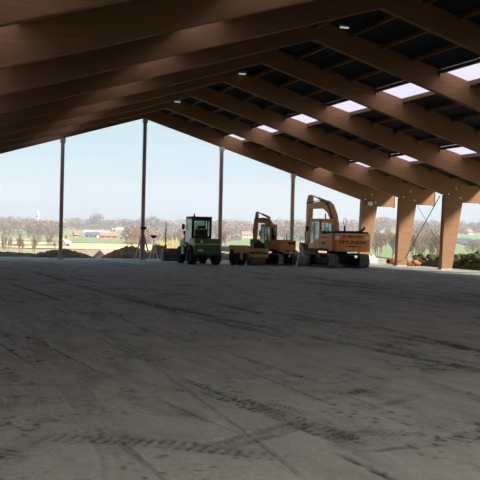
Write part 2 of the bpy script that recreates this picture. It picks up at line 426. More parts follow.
def corrugated(x0, x1, y0, y1):
    n = int(round((y1 - y0) / .09)); b = MB(); th = .012
    for i in range(n + 1):
        y = y0 + (y1 - y0) * i / n; dz = .022 * (1 if i % 2 else -1) + .03
        b.v += [(x0, y, top(x0) + dz), (x1, y, top(x1) + dz)]
    for i in range(n): b.f.append((2 * i, 2 * i + 1, 2 * i + 3, 2 * i + 2)); b.sm.append(False)
    return b


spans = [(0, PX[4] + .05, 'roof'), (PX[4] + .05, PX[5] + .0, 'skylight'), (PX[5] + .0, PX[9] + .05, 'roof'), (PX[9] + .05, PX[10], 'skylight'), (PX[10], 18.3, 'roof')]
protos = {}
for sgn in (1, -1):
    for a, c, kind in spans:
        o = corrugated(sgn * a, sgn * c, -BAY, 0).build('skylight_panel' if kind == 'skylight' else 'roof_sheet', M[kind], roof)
        if kind == 'skylight': o['label'] = 'translucent corrugated skylight panel'
        o.location = (0, face(0) + .26, 0)
        for k in range(1, NF - 3): inst(o, roof, (0, face(k) + .26, 0))
        # unseen translucent sheets added over the camera bays to brighten the near floor
        q = corrugated(sgn * a, sgn * c, -BAY, 0).build('skylight_panel', M['skylight_dim'], roof); q.location = (0, face(NF - 3) + .26, 0); inst(q, roof, (0, face(NF - 2) + .26, 0)); q['label'] = 'translucent corrugated sheet over the camera bay'
pb = MB().box(-.05, .05, -BAY + .26, 0, -.14, 0)
purl = pb.mesh('purlin', M['purlin']); hang = MB().box(-.07, .07, -.03, 0, -.30, -.02).mesh('joist_hanger', M['steel'])
rest = MB()
for k in range(NF - 1):
    for x in PX:
        for sgn in (1, -1):
            if k <= 6:
                o = bpy.data.objects.new('purlin', purl); col.objects.link(o); o.parent = roof; o.location = (sgn * x, face(k), top(x) - .02)
            else:
                rest.box(sgn * x - .05, sgn * x + .05, face(k + 1) + .26, face(k), top(x) - .16, top(x) - .02)
rest.build('purlin', M['purlin'], roof)['kind'] = 'stuff'
hg = MB()
for k in range(NF - 1):
    for x in PX[4:11]:
        hg.box(x - .065, x - .05, face(k) - .09, face(k) - .001, top(x) - .28, top(x) - .12)
hg.build('joist_hanger', M['steel'], roof)['kind'] = 'stuff'
MB().box(-.06, .06, face(NF - 1), YG + .26, 9.62, 9.9).build('ridge_board', M['purlin'], roof)

# ------------------------------------------------------------ portal frames of glulam
nth = ['gable', 'second', 'third', 'fourth', 'fifth', 'sixth', 'seventh', 'eighth', 'ninth', 'tenth', 'eleventh', 'twelfth', 'thirteenth']
frames = []
root = empty('portal_frame', (0, face(0), 0))
for sgn in (1, -1):
    MB().prism([(0, H), (sgn * 15.764, und(15.764)), (sgn * 16.95, 4.02), (sgn * 18.3, 4.02), (sgn * 18.3, top(18.3)), (0, top(0))], 0, .26).build('rafter', M['glulam'], root, .012)
    MB().prism([(sgn * 15.62, 0), (sgn * 16.33, 0), (sgn * 16.945, 4.015), (sgn * 15.76, und(15.764) - .002)], 0, .38).build('leg', M['glulam'], root, .012)
    MB().box(sgn * 15.95 - .38, sgn * 15.95 + .38, -.05, .43, -.2, .06).build('base_plate', M['concrete'], root)
    for x, z in ((15.97, 4.5), (16.47, 4.85), (16.79, 4.30)): MB().tube((sgn * x, -.035, z), (sgn * x, .0, z), .055, n=10).build('bolt_cap', M['bolt'], root)
    MB().box(sgn * 18.3 - .02, sgn * 18.3 + .02, -.01, .27, 3.98, top(18.3)).build('end_board', M['dark'], root)
frames.append(root)
for k in range(1, NF): r = copy_tree(root); r.location = (0, face(k), 0); frames.append(r)
for k, r in enumerate(frames):
    if k == 0: lb = 'gable portal frame of brown glulam at the open far end, with posts under it'
    elif k == 1: lb = 'second glulam portal frame from the far gable, foot beside orange rubble'
    elif k == 2: lb = 'third glulam portal frame from the far gable, nearest one with its leg in view'
    elif k <= 8: lb = '%s glulam portal frame from the far gable, only its rafters in view' % nth[k]
    else: lb = '%s glulam portal frame from the far gable, out of view near the camera' % nth[k]
    tag(r, lb, 'portal frame', 'glulam portal frames along the hall')

# unseen walls added to keep daylight out: left side, near right side, back
w_ = MB().box(-16.75, -16.6, -5, YG, -.2, 4.6).build('wall_left', M['cladding']); tag(w_, 'grey sheet wall along the left side', kind='structure')
w_ = MB().box(16.75, 16.9, -5, 24, -.2, 4.6).build('wall_right', M['cladding']); tag(w_, 'grey sheet wall along the near right side', kind='structure')

yb = face(NF - 1) - .05
w_ = MB().prism([(-17.9, -.2), (17.9, -.2), (17.9, top(17.9) - .02), (0, top(0) - .02), (-17.9, top(17.9) - .02)], yb - .12, yb).build('wall_back', M['cladding']); tag(w_, 'grey sheet gable wall behind the camera', kind='structure')

# small white dashes by the ridge, skylit gaps built as glowing boxes
for i, (y, s_) in enumerate(((56.28, .64), (45.05, .88), (33.4, .93))):
    l = empty('ridge_light', (s_, y, 9.66))
    MB().box(-.17, .17, -.05, .05, -.05, 0).build('diffuser', M['lamp'], l, .01); MB().box(-.19, .19, -.07, .07, 0, .09).build('housing', M['steel'], l)
    tag(l, ['small white light by the ridge nearest the far gable', 'small white light by the ridge in the middle of three', 'small white light by the ridge nearest the camera'][i], 'light', 'small white lights along the ridge')
l = empty('floodlight', (16.32, face(0), 4.21))
MB().box(-.17, .17, -.16, -.03, -.13, .13).build('lamp_head', M['white'], l, .01); MB().box(-.05, .05, -.05, 0, -.06, .06).build('bracket', M['steel'], l)
tag(l, 'white box floodlight on the knee of the gable frame leg', 'floodlight')

# gable posts
PS = 5.28
post0 = None
for i, x in enumerate((-5.24, .06, 5.34, 10.52)):
    r = empty('gable_post', (x, YG + .1, 0))
    zt_ = und(x) + .02
    MB().box(-.11, .11, -.09, .09, .05, zt_).build('shaft', M['post'], r, .008)
    MB().box(-.02, .02, -.13, .13, .05, zt_).build('flange', M['post'], r)
    MB().box(-.2, .2, -.18, .18, -.05, .07).build('foot_plate', M['concrete'], r)
    MB().box(-.16, .16, -.12, .10, zt_ - .3, zt_).build('head_bracket', M['steel'], r)
    if i == 1:
        MB().box(-.15, .15, -.13, .13, .05, 1.5).build('concrete_sleeve', M['concrete'], r, .01)
        MB().box(-.14, .22, -.14, .1, 2.0, 2.16).build('clamp', M['dark'], r)
        for dx in (-.62, .42): MB().bar((dx, -.5, .02), (dx * .08, -.13, 1.75), .07).build('raking_prop', M['post'], r)
    tag(r, ['tall brown gable post furthest left, standing in the left opening', 'tallest brown gable post under the roof apex, propped by raking stays',
            'tall brown gable post directly right of the green tractor', 'tall brown gable post between the two excavators'][i], 'post', 'posts under the gable frame')

# wind bracing between the second and third frames
for a, c, lb in (((16.12, 56.3, .5), (15.6, 51.2, 4.4), 'thick dark bracing rod rising towards the nearest leg'), ((16.95, 56.3, 3.95), (15.85, 51.2, 1.2), 'thin bracing wire falling towards the nearest leg')):
    r = empty('bracing_rod', a); d = Vector(c) - Vector(a)
    MB().tube((0, 0, 0), d, .028 if 'thick' in lb else .014, n=6).build('rod', M['dark'], r)
    MB().tube(d * .46, d * .54, .045 if 'thick' in lb else .025, n=8).build('turnbuckle', M['steel'], r)
    tag(r, lb, 'bracing rod', 'cross bracing between the right legs')


# ------------------------------------------------------------ excavators
def text_mesh(txt, size, parent, loc, rot, m, name='lettering', sx=1.0):
    cu = bpy.data.curves.new(name, 'FONT'); cu.body = txt; cu.size = size; cu.align_x = 'CENTER'; cu.align_y = 'CENTER'; cu.extrude = .006; cu.offset = .006
    o = bpy.data.objects.new(name, cu); col.objects.link(o); bpy.context.view_layer.update()
    me = bpy.data.meshes.new_from_object(o.evaluated_get(bpy.context.evaluated_depsgraph_get())); bpy.data.objects.remove(o)
    me.materials.clear(); me.materials.append(m)
    q = bpy.data.objects.new(name, me); col.objects.link(q); q.parent = parent; q.location = loc; q.rotation_euler = rot; q.scale = (sx, 1, 1)
    return q


def stadium(L, Hh, n=10, inset=0.0):
    r = Hh / 2 - inset; c = L / 2 - Hh / 2; pts = []
    for i in range(n + 1): t = -PI / 2 + PI * i / n; pts.append((c + r * math.cos(t), Hh / 2 + r * math.sin(t)))
    for i in range(n + 1): t = PI / 2 + PI * i / n; pts.append((-c + r * math.cos(t), Hh / 2 + r * math.sin(t)))
    return pts


def crawler(parent, x, L, Hh, w, mat_):
    """one crawler track with its shoes, frame and wheels"""
    b = MB(); outer = stadium(L, Hh, 10, .045); inner = stadium(L, Hh, 10, .10); n = len(outer)
    vs = []
    for xx in (x - w / 2, x + w / 2): vs += [(xx, *p) for p in outer] + [(xx, *p) for p in inner]
    fs = []
    for i in range(n):
        j = (i + 1) % n
        fs += [(i, j, 2 * n + j, 2 * n + i), (n + i, 3 * n + i, 3 * n + j, n + j), (i, n + i, n + j, j), (2 * n + i, 2 * n + j, 3 * n + j, 3 * n + i)]
    b.add(vs, fs)
    t = b.build('track', mat_, parent)
    c = L / 2 - Hh / 2; per = 4 * c + PI * Hh; ns = int(per / .17); r = Hh / 2
    shoes = MB()
    for i in range(ns):
        s = per * i / ns
        if s < 2 * c: p = (-c + s, 0); tn = (1, 0)
        elif s < 2 * c + PI * r: a = -PI / 2 + (s - 2 * c) / r; p = (c + r * math.cos(a), r + r * math.sin(a)); tn = (-math.sin(a), math.cos(a))
        elif s < 4 * c + PI * r: p = (c - (s - 2 * c - PI * r), 2 * r); tn = (-1, 0)
        else: a = PI / 2 + (s - 4 * c - PI * r) / r; p = (-c + r * math.cos(a), r + r * math.sin(a)); tn = (-math.sin(a), math.cos(a))
        nn = (tn[1], -tn[0]); vv = []
        for xx in (x - w / 2 - .015, x + w / 2 + .015):
            for q, d in ((-.072, -.055), (.072, -.055), (.072, -.018), (.02, -.018), (.012, 0), (-.012, 0), (-.02, -.018), (-.072, -.018)):
                vv.append((xx, p[0] + tn[0] * q + nn[0] * d, p[1] + tn[1] * q + nn[1] * d))
        shoes.add(vv, [tuple(range(8)), tuple(range(15, 7, -1))] + [(a, (a + 1) % 8, 8 + (a + 1) % 8, 8 + a) for a in range(8)])
    sh = shoes.build('track_shoes', mat_, t); sh['kind'] = 'stuff'
    MB().box(x - w * .3, x + w * .3, -c, c, Hh * .33, Hh * .68).build('side_frame', M['dark'], t)
    for y in (-c, c):
        MB().lathe([(0, -w * .42), (r * .45, -w * .42), (r * .62, -w * .3), (r * .76, -w * .3), (r * .76, w * .3), (r * .62, w * .3), (r * .45, w * .42), (0, w * .42)], (x, y, r), 'x', 20).build('sprocket' if y < 0 else 'idler', M['dark'], t)
    for i in range(6): y = -c * .8 + c * 1.6 * i / 5; MB().tube((x - w * .4, y, Hh * .24), (x + w * .4, y, Hh * .24), Hh * .11, n=10).build('road_wheel', M['dark'], t)


def curve_plate(pts, wid):
    """closed outline from a centre line (y, z) with a width at each point"""
    up, dn = [], []
    for i, (p, w) in enumerate(zip(pts, wid)):
        a = Vector(pts[max(0, i - 1)]); c = Vector(pts[min(len(pts) - 1, i + 1)]); d = (c - a).normalized(); nn = Vector((-d.y, d.x))
        q = Vector(p); up.append(tuple(q + nn * w / 2)); dn.append(tuple(q - nn * w / 2))
    return up + dn[::-1]


def plate_strip(b, pts, wid, x0, x1):
    for i in range(len(pts) - 1):
        pass
    poly = curve_plate(pts, wid); n = len(pts)
    vs = [(x0, *q) for q in poly] + [(x1, *q) for q in poly]; m_ = 2 * n; fs = []
    for i in range(n - 1):
        j = m_ - 1 - i
        fs += [(i, i + 1, j - 1, j), (m_ + i, m_ + j, m_ + j - 1, m_ + i + 1)]
    for i in range(m_): k = (i + 1) % m_; fs.append((i, m_ + i, m_ + k, k))
    b.add(vs, fs); return b


def cab(parent, x0, x1, y0, y1, z0, z1, paint, dark_frame=False):
    fr = M['dark'] if dark_frame else paint
    c = MB(); p = .09
    f1 = y1 - .0
    # posts: rear pair, door post, raked front pair; lower walls and sill rails
    zb = z0 + (z1 - z0) * .30
    c.box(x0, x1, y0, y1 - .12, z0, z0 + .10)
    for x in (x0, x1 - .05):
        c.box(x, x + .05, y0, y0 + .16, z0, z1)
        c.box(x, x + .05, y0 + (y1 - y0) * .52, y0 + (y1 - y0) * .52 + .08, z0, z1)
        c.bar((x + .025, y1 - .04, z0), (x + .025, y1 - .22, z1), .06, .08)
        c.box(x, x + .05, y0, y0 + (y1 - y0) * .52, z0, zb)
        c.box(x, x + .05, y0, y1 - .2, z1 - .10, z1)
    c.box(x0, x1, y0, y0 + .05, z0, zb + .12); c.box(x0, x1, y0, y0 + .05, z1 - .16, z1)
    c.box(x0, x0 + .13, y0, y0 + .05, zb, z1 - .1); c.box(x1 - .13, x1, y0, y0 + .05, zb, z1 - .1)
    o = c.build('cab', fr, parent, .012)
    MB().prism([(y0 - .03, z1), (y1 - .18, z1), (y1 - .26, z1 + .09), (y0 + .06, z1 + .09)], x0 - .03, x1 + .03, 'x').build('cab_roof', fr, o, .02)
    MB().box(x0 + .13, x1 - .13, y0 + .02, y0 + .03, zb + .12, z1 - .16).build('rear_window', M['glass'], o)
    for x in (x0 + .02, x1 - .03):
        MB().prism([(y0 + .16, zb), (y0 + (y1 - y0) * .52, zb), (y0 + (y1 - y0) * .52, z1 - .1), (y0 + .16, z1 - .1)], x, x + .01, 'x').build('side_window', M['glass'], o)
    d = MB().prism([(y0 + (y1 - y0) * .52 + .08, z0 + .12), (y1 - .1, z0 + .12), (y1 - .24, z1 - .1), (y0 + (y1 - y0) * .52 + .08, z1 - .1)], x0 + .02, x0 + .03, 'x').build('door_window', M['glass'], o)
    MB().prism([(y1 - .05, z0 + .1), (y1 - .03, z0 + .1), (y1 - .21, z1 - .08), (y1 - .23, z1 - .08)], x0 + .05, x1 - .05, 'x').build('windscreen', M['glass'], o)
    s = MB().box(x0 + .25, x1 - .2, y0 + .2, y0 + .62, z0 + .4, z0 + .52).box(x0 + .25, x1 - .2, y0 + .16, y0 + .28, z0 + .5, z0 + 1.05).box(x0 + .35, x1 - .3, y0 + .16, y0 + .26, z0 + 1.07, z0 + 1.25)
    s.build('seat', M['seat'], o, .03)
    MB().box(x0 + .3, x0 + .4, y0 + .6, y1 - .5, z0 + .1, z0 + .6).box(x1 - .3, x1 - .22, y0 + .6, y1 - .5, z0 + .1, z0 + .6).build('console', M['dark'], o)
    mr = MB().bar((x0, y1 - .25, z1 - .5), (x0 - .18, y1 - .2, z1 - .45), .025).box(x0 - .26, x0 - .1, y1 - .22, y1 - .18, z1 - .68, z1 - .36)
    mr.build('mirror', M['dark'], o)
    return o


def excavator(name, loc, rz, sc, big):
    R_ = empty(name, loc, rz, sc); P = M['orange'] if big else M['old_orange']; G = M['old_orange']
    gz = 1.0; tw = .6 if big else .62
    for x in (-gz, gz): crawler(R_, x, 3.55, .80, tw, M['track'])
    MB().prism([(-.7, -1.0), (.7, -1.0), (.7, 1.0), (-.7, 1.0)], .32, .70, 'z').build('undercarriage', M['dark'], R_, .03)
    MB().tube((0, 0, .70), (0, 0, .93), .62, n=28).build('slew_ring', M['dark'], R_)
    MB().box(-1.15, 1.15, -1.55, 1.45, .93, 1.07).build('deck', M['dark'], R_)
    # counterweight
    if big: poly = [(-1.22, -1.45), (-1.22, -1.95), (-1.08, -2.12), (-.6, -2.2), (.6, -2.2), (1.08, -2.12), (1.22, -1.95), (1.22, -1.45)]
    else: poly = [(1.18 * math.sin(a), -1.25 - .95 * math.cos(a) ** .7) for a in [(-.5 + i / 14) * PI * .999 for i in range(15)]]
    cw = MB().prism(poly, .95, 1.98 if big else 1.70, 'z').build('counterweight', P, R_, .04)
    if big:
        MB().box(-1.12, -.86, -2.16, -2.10, 1.62, 1.84).build('reflector', M['white'], cw); MB().box(.80, 1.06, -2.19, -2.11, 1.62, 1.84).build('reflector', M['white'], cw)
        text_mesh('P. PROOST', .20, cw, (0, -2.204, 1.80), (PI / 2, 0, 0), M['dark'], sx=1.35)
        text_mesh('HYUNDAI', .27, cw, (0, -2.204, 1.47), (PI / 2, 0, 0), M['dark'], sx=1.4)
        text_mesh('T. 03 480 81 64', .11, cw, (0, -2.204, 1.24), (PI / 2, 0, 0), M['dark'], sx=1.3)
    else:
        MB().box(-.5, .55, -2.215, -2.17, 1.46, 1.60).build('vent_slots', M['dark'], cw)
        MB().box(-.8, .8, -2.22, -2.1, 1.0, 1.05).build('rubbing_strip', M['dark'], cw)
    # side bodies and engine cover
    MB().box(-1.2, -.28, -1.44, -.12, 1.07, 1.93 if big else 1.66).build('side_locker', P, R_, .03)
    MB().box(.35, 1.2, -1.44, 1.30, 1.07, 1.72).build('tank_locker', P, R_, .03)
    eh = MB().box(-1.0, 1.0, -1.42, -.35, 1.07, 1.97 if big else 1.75).build('engine_cover', M['dark'] if big else P, R_, .04)
    if big:
        MB().box(-1.1, 1.12, -1.9, -.5, 1.99, 2.10).build('engine_lid', M['dark'], eh, .03)
        MB().bar((-.95, -1.75, 2.1), (.7, -1.7, 2.13), .05).bar((.66, -1.8, 2.1), (1.05, -1.5, 2.34), .10, .12).build('grab_rail', M['dark'], eh)
        ex = MB().tube((.0, -1.0, 2.08), (.0, -1.0, 2.42), .05, n=10)
        pts = [(0, -1.0, 2.4)]
        for i in range(13): a = -PI / 2 + 2 * PI * i / 12; pts.append((.02 + .12 * math.cos(a), -1.0, 2.66 + .22 * math.sin(a)))
        for a, b_ in zip(pts, pts[1:]): ex.tube(a, b_, .014, n=6)
        ex.build('exhaust_and_wire_loop', M['dark'], eh)
        text_mesh('140LC', .20, R_, (-1.206, -.70, 1.40), (PI / 2, 0, -PI / 2), M['dark'], 'side_lettering', 1.2)
        MB().box(-1.215, -1.2, -1.3, -.25, 1.72, 1.76).build('side_trim', M['dark'], R_)
    else:
        MB().tube((.5, -.9, 1.7), (.5, -.9, 2.1), .05, n=8).build('exhaust', M['dark'], R_)
    cz = 2.86 if big else 2.78
    cb = cab(R_, -1.2, -.22, -.12, 1.62, 1.07, cz - .1, P)
    sd = MB().prism([(-.12, 1.07), (1.5, 1.07), (1.56, 1.32), (.9, 1.36), (.5, 1.62), (-.12, 1.62)], -1.215, -1.2, 'x'); sd.build('door_panel', P, cb)
    # boom, stick, cylinders, bucket
    if big:
        bp_ = [(.45, 1.35), (.6, 2.2), (.9, 2.95), (1.4, 3.45), (2.1, 3.72), (3.0, 3.75), (4.0, 3.72), (4.75, 3.75)]; bw_ = [.34, .42, .48, .50, .46, .42, .36, .28]
        sp = [(4.60, 4.42), (4.66, 4.0), (4.72, 3.4), (4.78, 2.2), (4.80, 1.35)]; sw = [.24, .50, .46, .36, .26]
    else:
        bp_ = [(.5, 1.35), (.65, 1.9), (1.0, 2.5), (1.5, 2.85), (2.2, 3.0), (3.0, 3.0), (3.7, 3.02)]; bw_ = [.30, .36, .38, .38, .34, .30, .24]
        sp = [(3.62, 3.62), (3.68, 3.25), (3.75, 2.6), (3.78, 2.1), (3.8, 1.72)]; sw = [.20, .36, .34, .30, .24]
    bo = plate_strip(MB(), bp_, bw_, -.02, .32).build('boom', G, R_, .015)
    for x in (-.16, .46):
        a = (x, 1.25, 1.25); b_ = (x, bp_[3][0] + .1, bp_[3][1] - .25); mid = Vector(a).lerp(Vector(b_), .6)
        MB().tube(a, mid, .085, n=12).build('lift_cylinder', G, bo); MB().tube(mid, b_, .045, n=10).build('piston_rod', M['silver'], bo)
    for (x) in (-.05, .36):
        b2 = MB()
        pts = [(x, p[0] + .1, p[1] + w * .62) for p, w in zip(bp_[1:], bw_[1:])]
        for a, b_ in zip(pts, pts[1:]): b2.tube(a, b_, .028, n=6)
        b2.build('hydraulic_hose', M['dark'], bo)
    a = (.15, bp_[3][0] + .1, bp_[3][1] + .40); e_ = (.15, sp[0][0], sp[0][1] + .02); mid = Vector(a).lerp(Vector(e_), .58)
    st = plate_strip(MB(), sp, sw, .0, .30).build('stick', G, R_, .015)
    MB().tube(a, mid, .08, n=12).box(.08, .22, a[1] - .1, a[1] + .1, a[2] - .3, a[2] + .05).build('stick_cylinder', G, bo)
    MB().tube(mid, e_, .045, n=10).build('piston_rod', M['silver'], bo)
    tipy, tipz = sp[-1]
    MB().tube((.15, sp[1][0] + .32, sp[1][1] - .1), (.15, tipy + .38, tipz + .75), .075, n=12).build('bucket_cylinder', G, st)
    MB().bar((.15, tipy + .38, tipz + .75), (.15, tipy, tipz + .35), .2, .06).bar((.15, tipy + .38, tipz + .75), (.15, tipy + .30, tipz + .02), .2, .06).build('linkage', M['dark'], st)
    bz = tipz - .02
    arc = [(.32, .02), (.36, -.3), (.2, -.7), (-.12, -.95), (-.5, -1.0), (-.78, -.82)]
    arc2 = [(y * .9, z * .93 + .0) for y, z in arc]
    bk = MB(); w2 = .5 if big else .55
    f = lambda q: (tipy + q[0] * (1 if big else .9), bz + q[1] * (1 if big else .78))
    plate = [f(q) for q in arc] + [f(q) for q in arc2[::-1]]; n_ = len(arc)
    vs = [(-w2 + .15, *q) for q in plate] + [(w2 + .15, *q) for q in plate]; m_ = 2 * n_
    fs = [(i, m_ + i, m_ + (i + 1) % m_, (i + 1) % m_) for i in range(m_)] + [(i, i + 1, m_ - 2 - i, m_ - 1 - i) for i in range(n_ - 1)]
    bk.add(vs, fs)
    side = [f(q) for q in arc] + [f((-.35, -.35)), f((.05, .08))]
    for x in (-w2 + .15, w2 + .12): bk.prism(side, x, x + .03, 'x')
    bk.box(.02, .28, tipy - .12, tipy + .34, bz - .12, bz + .12)
    bko = bk.build('bucket', M['track'], R_)
    th = MB(); q = f((-.78, -.82))
    for i in range(5): x = -w2 + .2 + (2 * w2 - .1) * i / 4; th.prism([(q[0] + .04, q[1] - .06), (q[0] - .18, q[1] + .14), (q[0] + .02, q[1] + .05)], x - .04, x + .04, 'x')
    th.build('bucket_teeth', M['steel'], bko)
    if not big:
        MB().bar((-1.3, 2.1, .45), (1.3, 2.1, .45), .08, .5).build('dozer_blade', G, R_)
        for x in (-.5, .5): MB().bar((x, .9, .5), (x, 2.08, .45), .12, .14).build('blade_arm', G, R_)
    return R_


ex1 = excavator('excavator', (9.95, 53.35, 0.02), math.radians(0), 1.0, True)
tag(ex1, 'large orange crawler excavator with lettering on its counterweight, right of the others', 'excavator')
ex2 = excavator('excavator', (6.6, 54.6, 0.02), math.radians(27), .87, False)
ex2.scale = (.60, .50, .88)
tag(ex2, 'smaller dull orange crawler excavator with rounded tail, behind the yellow roller', 'excavator')

# ------------------------------------------------------------ green tractor with levelling blade
T = empty('tractor', (1.86, 54.9, 0.01), math.radians(0))
body = MB().prism([(-1.5, .55), (-1.5, 1.30), (-1.35, 1.50), (-.35, 1.52), (-.35, .55)], -.78, .78, 'x').build('rear_body', M['green'], T, .04)
MB().box(-.79, .79, -1.525, -1.49, 1.16, 1.23).build('yellow_band', M['stripe'], body)
MB().box(-.60, -.28, -1.53, -1.49, .78, .88).build('number_plate', M['bolt'], body)
MB().box(-.45, -.3, -1.53, -1.49, 1.27, 1.40).build('badge', M['silver'], body)
MB().box(-.75, .75, -1.54, -1.50, .56, .62).build('bumper_bar', M['dark'], body)
MB().box(-.795, -.77, -1.3, -.5, 1.16, 1.23).build('side_band', M['stripe'], body)
MB().box(-.32, .32, -1.3, 2.3, .40, .62).build('chassis', M['dark'], T)
MB().prism([(.9, .62), (.9, 1.60), (1.3, 1.6), (2.3, 1.36), (2.4, 1.1), (2.4, .62)], -.6, .5, 'x').build('bonnet', M['green'], T, .05)
MB().box(-.36, .36, 2.4, 2.43, .7, 1.1).build('grille', M['dark'], T)


def wheel(parent, x, y, r, w, sgn):
    b = MB().lathe([(r * .55, -w / 2), (r * .93, -w / 2), (r, -w * .36), (r, w * .36), (r * .93, w / 2), (r * .55, w / 2)], (x, y, r), 'x', 28)
    for i in range(20):
        a = 2 * PI * i / 20; s = 1 if i % 2 else -1
        c, d = math.cos(a), math.sin(a); c2, d2 = math.cos(a + .16), math.sin(a + .16)
        b.bar((x + s * w * .02, y + r * c, r + r * d), (x + s * w * .46, y + r * .99 * c2, r + r * .99 * d2), .05, .05, up=(0, c, d))
    o = b.build('wheel', M['rubber'], parent)
    MB().lathe([(0, -w * .1), (r * .2, -w * .2), (r * .3, 0), (r * .57, -w * .3), (r * .57, w * .3), (r * .3, .02), (r * .2, w * .2), (0, w * .1)], (x, y, r), 'x', 24).build('rim', M['stripe'] if 0 else M['drum'], o)


for x in (-.72, .72): wheel(T, x, -.75, .55, .38, 1)
for x in (-.70, .70): wheel(T, x, 1.75, .50, .30, 1)
for x in (-.72, .72):
    MB().prism([(-.15, 1.1), (.45, 1.28), (.6, 1.0), (.62, .92), (.4, 1.14), (-.12, .98)], x - .2, x + .2, 'x').build('mudguard', M['green'], T)
cb = cab(T, -.62, .58, -.32, 1.15, 1.0, 2.70, M['green'], True)
MB().box(-.655, -.625, -.30, .98, 1.05, 2.64).build('door_skin', M['silver'], cb)  # silver sheet painted as the reflection on the left door glass
b = MB().tube((-.35, .2, 2.79), (-.35, .2, 2.85), .06, n=12).tube((-.35, .2, 2.85), (-.35, .2, 2.96), .05, .035, n=12); b.build('beacon', M['red'], cb)
MB().tube((-.62, 1.2, 1.3), (-.62, 1.2, 1.95), .03, n=8).tube((-.62, 1.2, 1.75), (-.62, 1.2, 1.95), .10, n=12).build('work_light', M['dark'], T)
MB().tube((.25, 1.6, 1.4), (.25, 1.6, 2.0), .04, n=8).build('exhaust', M['dark'], T)
MB().box(-.95, -.62, .2, .8, .55, 1.0).build('step_box', M['green'], T, .02)
bl = MB()
for i in range(7):
    a0 = -.5 + i / 7; a1 = -.5 + (i + 1) / 7
    bl.prism([(3.1 - .12 * math.cos(a0 * 2.6), .45 + a0 * .8), (3.1 - .12 * math.cos(a1 * 2.6), .45 + a1 * .8), (3.14 - .12 * math.cos(a1 * 2.6), .45 + a1 * .8), (3.14 - .12 * math.cos(a0 * 2.6), .45 + a0 * .8)], -1.45, 1.1, 'x')
bl.box(-1.47, -1.43, 2.9, 3.6, .06, .8).box(1.08, 1.12, 2.9, 3.6, .06, .8)
blade = bl.build('levelling_blade', M['track'], T)
MB().bar((-.25, 2.3, .5), (-.4, 3.05, .45), .1).bar((.25, 2.3, .5), (.4, 3.05, .45), .1).build('drawbar', M['dark'], T)
ms = MB().tube((-1.28, 3.2, .5), (-1.28, 3.2, 1.05), .085, n=12).tube((-1.28, 3.2, 1.05), (-1.28, 3.2, 2.45), .035, n=10).box(-1.34, -1.22, 3.14, 3.26, 1.9, 1.98)
ms.build('laser_mast', M['old_orange'], blade)
tag(T, 'green tractor with black framed cab and yellow band, levelling blade ahead of it', 'tractor')

# ------------------------------------------------------------ yellow roller
Rr = empty('road_roller', (4.75, 54.3, 0.01), math.radians(-3))
MB().lathe([(0, -.52), (.40, -.52), (.46, -.50), (.46, .50), (.40, .52), (0, .52)], (.36, 0, .46), 'x', 36).build('drum', M['drum'], Rr)
fb = MB().box(-.25, .98, -.62, -.50, .78, .95).box(-.25, .98, -.60, -.52, .50, .68).box(-.25, .98, .5, .62, .78, .95)
fb.box(-.25, -.18, -.6, .6, .42, .95).box(.91, .98, -.6, .6, .42, .95)
fr = fb.build('drum_frame', M['yellow'], Rr, .012)
MB().box(-.20, .94, -.50, .5, .93, 1.0).box(-.1, .4, -.3, .4, 1.0, 1.14).build('deck_plate', M['yellow'], fr, .012)
MB().box(.15, .8, -.36, .30, 1.0, 1.34).box(.35, .65, -.2, .2, 1.34, 1.44).build('engine', M['dark'], Rr, .03)
for x in (-.98, -.52):
    b = MB().lathe([(.2, -.18), (.44, -.18), (.50, -.12), (.50, .12), (.44, .18), (.2, .18)], (x, .0, .50), 'x', 26)
    for i in range(16): a = 2 * PI * i / 16; b.bar((x - .16, .5 * math.cos(a), .5 + .5 * math.sin(a)), (x + .16, .5 * math.cos(a + .1), .5 + .5 * math.sin(a + .1)), .05, .05, up=(0, math.cos(a), math.sin(a)))
    w_ = b.build('tyre', M['rubber'], Rr); MB().tube((x - .1, 0, .5), (x + .1, 0, .5), .22, n=16).build('hub', M['yellow'], w_)
MB().prism([(-.62, .7), (-.62, .98), (-.45, 1.16), (.5, 1.16), (.62, 1.0), (.62, .9), (-.5, .9), (-.5, .7)], -1.15, -.22, 'x').build('mudguard', M['yellow'], Rr, .02)
MB().box(-.32, -.22, -.5, .4, .35, 1.05).build('hitch_plate', M['yellow'], Rr, .02)
MB().box(-.78, -.62, -.66, -.5, .35, .92).build('rear_scraper', M['yellow'], Rr)
tag(Rr, 'dusty yellow roller with grey steel drum and tyres, left of the smaller excavator', 'roller')

# ------------------------------------------------------------ tripod level by the post
tp = empty('laser_level_tripod', (.45, 60.6, 0))
for i in range(3):
    a = math.radians(200 + 120 * i); l = MB().bar((.36 * math.cos(a), .36 * math.sin(a), 0.0), (.05 * math.cos(a), .05 * math.sin(a), 1.0), .06, .04)
    l.build('leg', M['white'], tp)
MB().tube((0, 0, .92), (0, 0, 1.02), .10, n=12).tube((0, 0, .9), (0, 0, 1.5), .025, n=8).build('column', M['white'], tp)
MB().box(-.20, .16, -.08, .08, 1.50, 1.64).box(-.1, .06, -.06, .06, 1.44, 1.5).build('level_head', M['dark'], tp, .01)
MB().tube((0, 0, .40), (0, 0, .62), .06, n=10).build('battery_box', M['white'], tp)
tag(tp, 'white legged tripod with a black level head, beside the middle post', 'tripod')


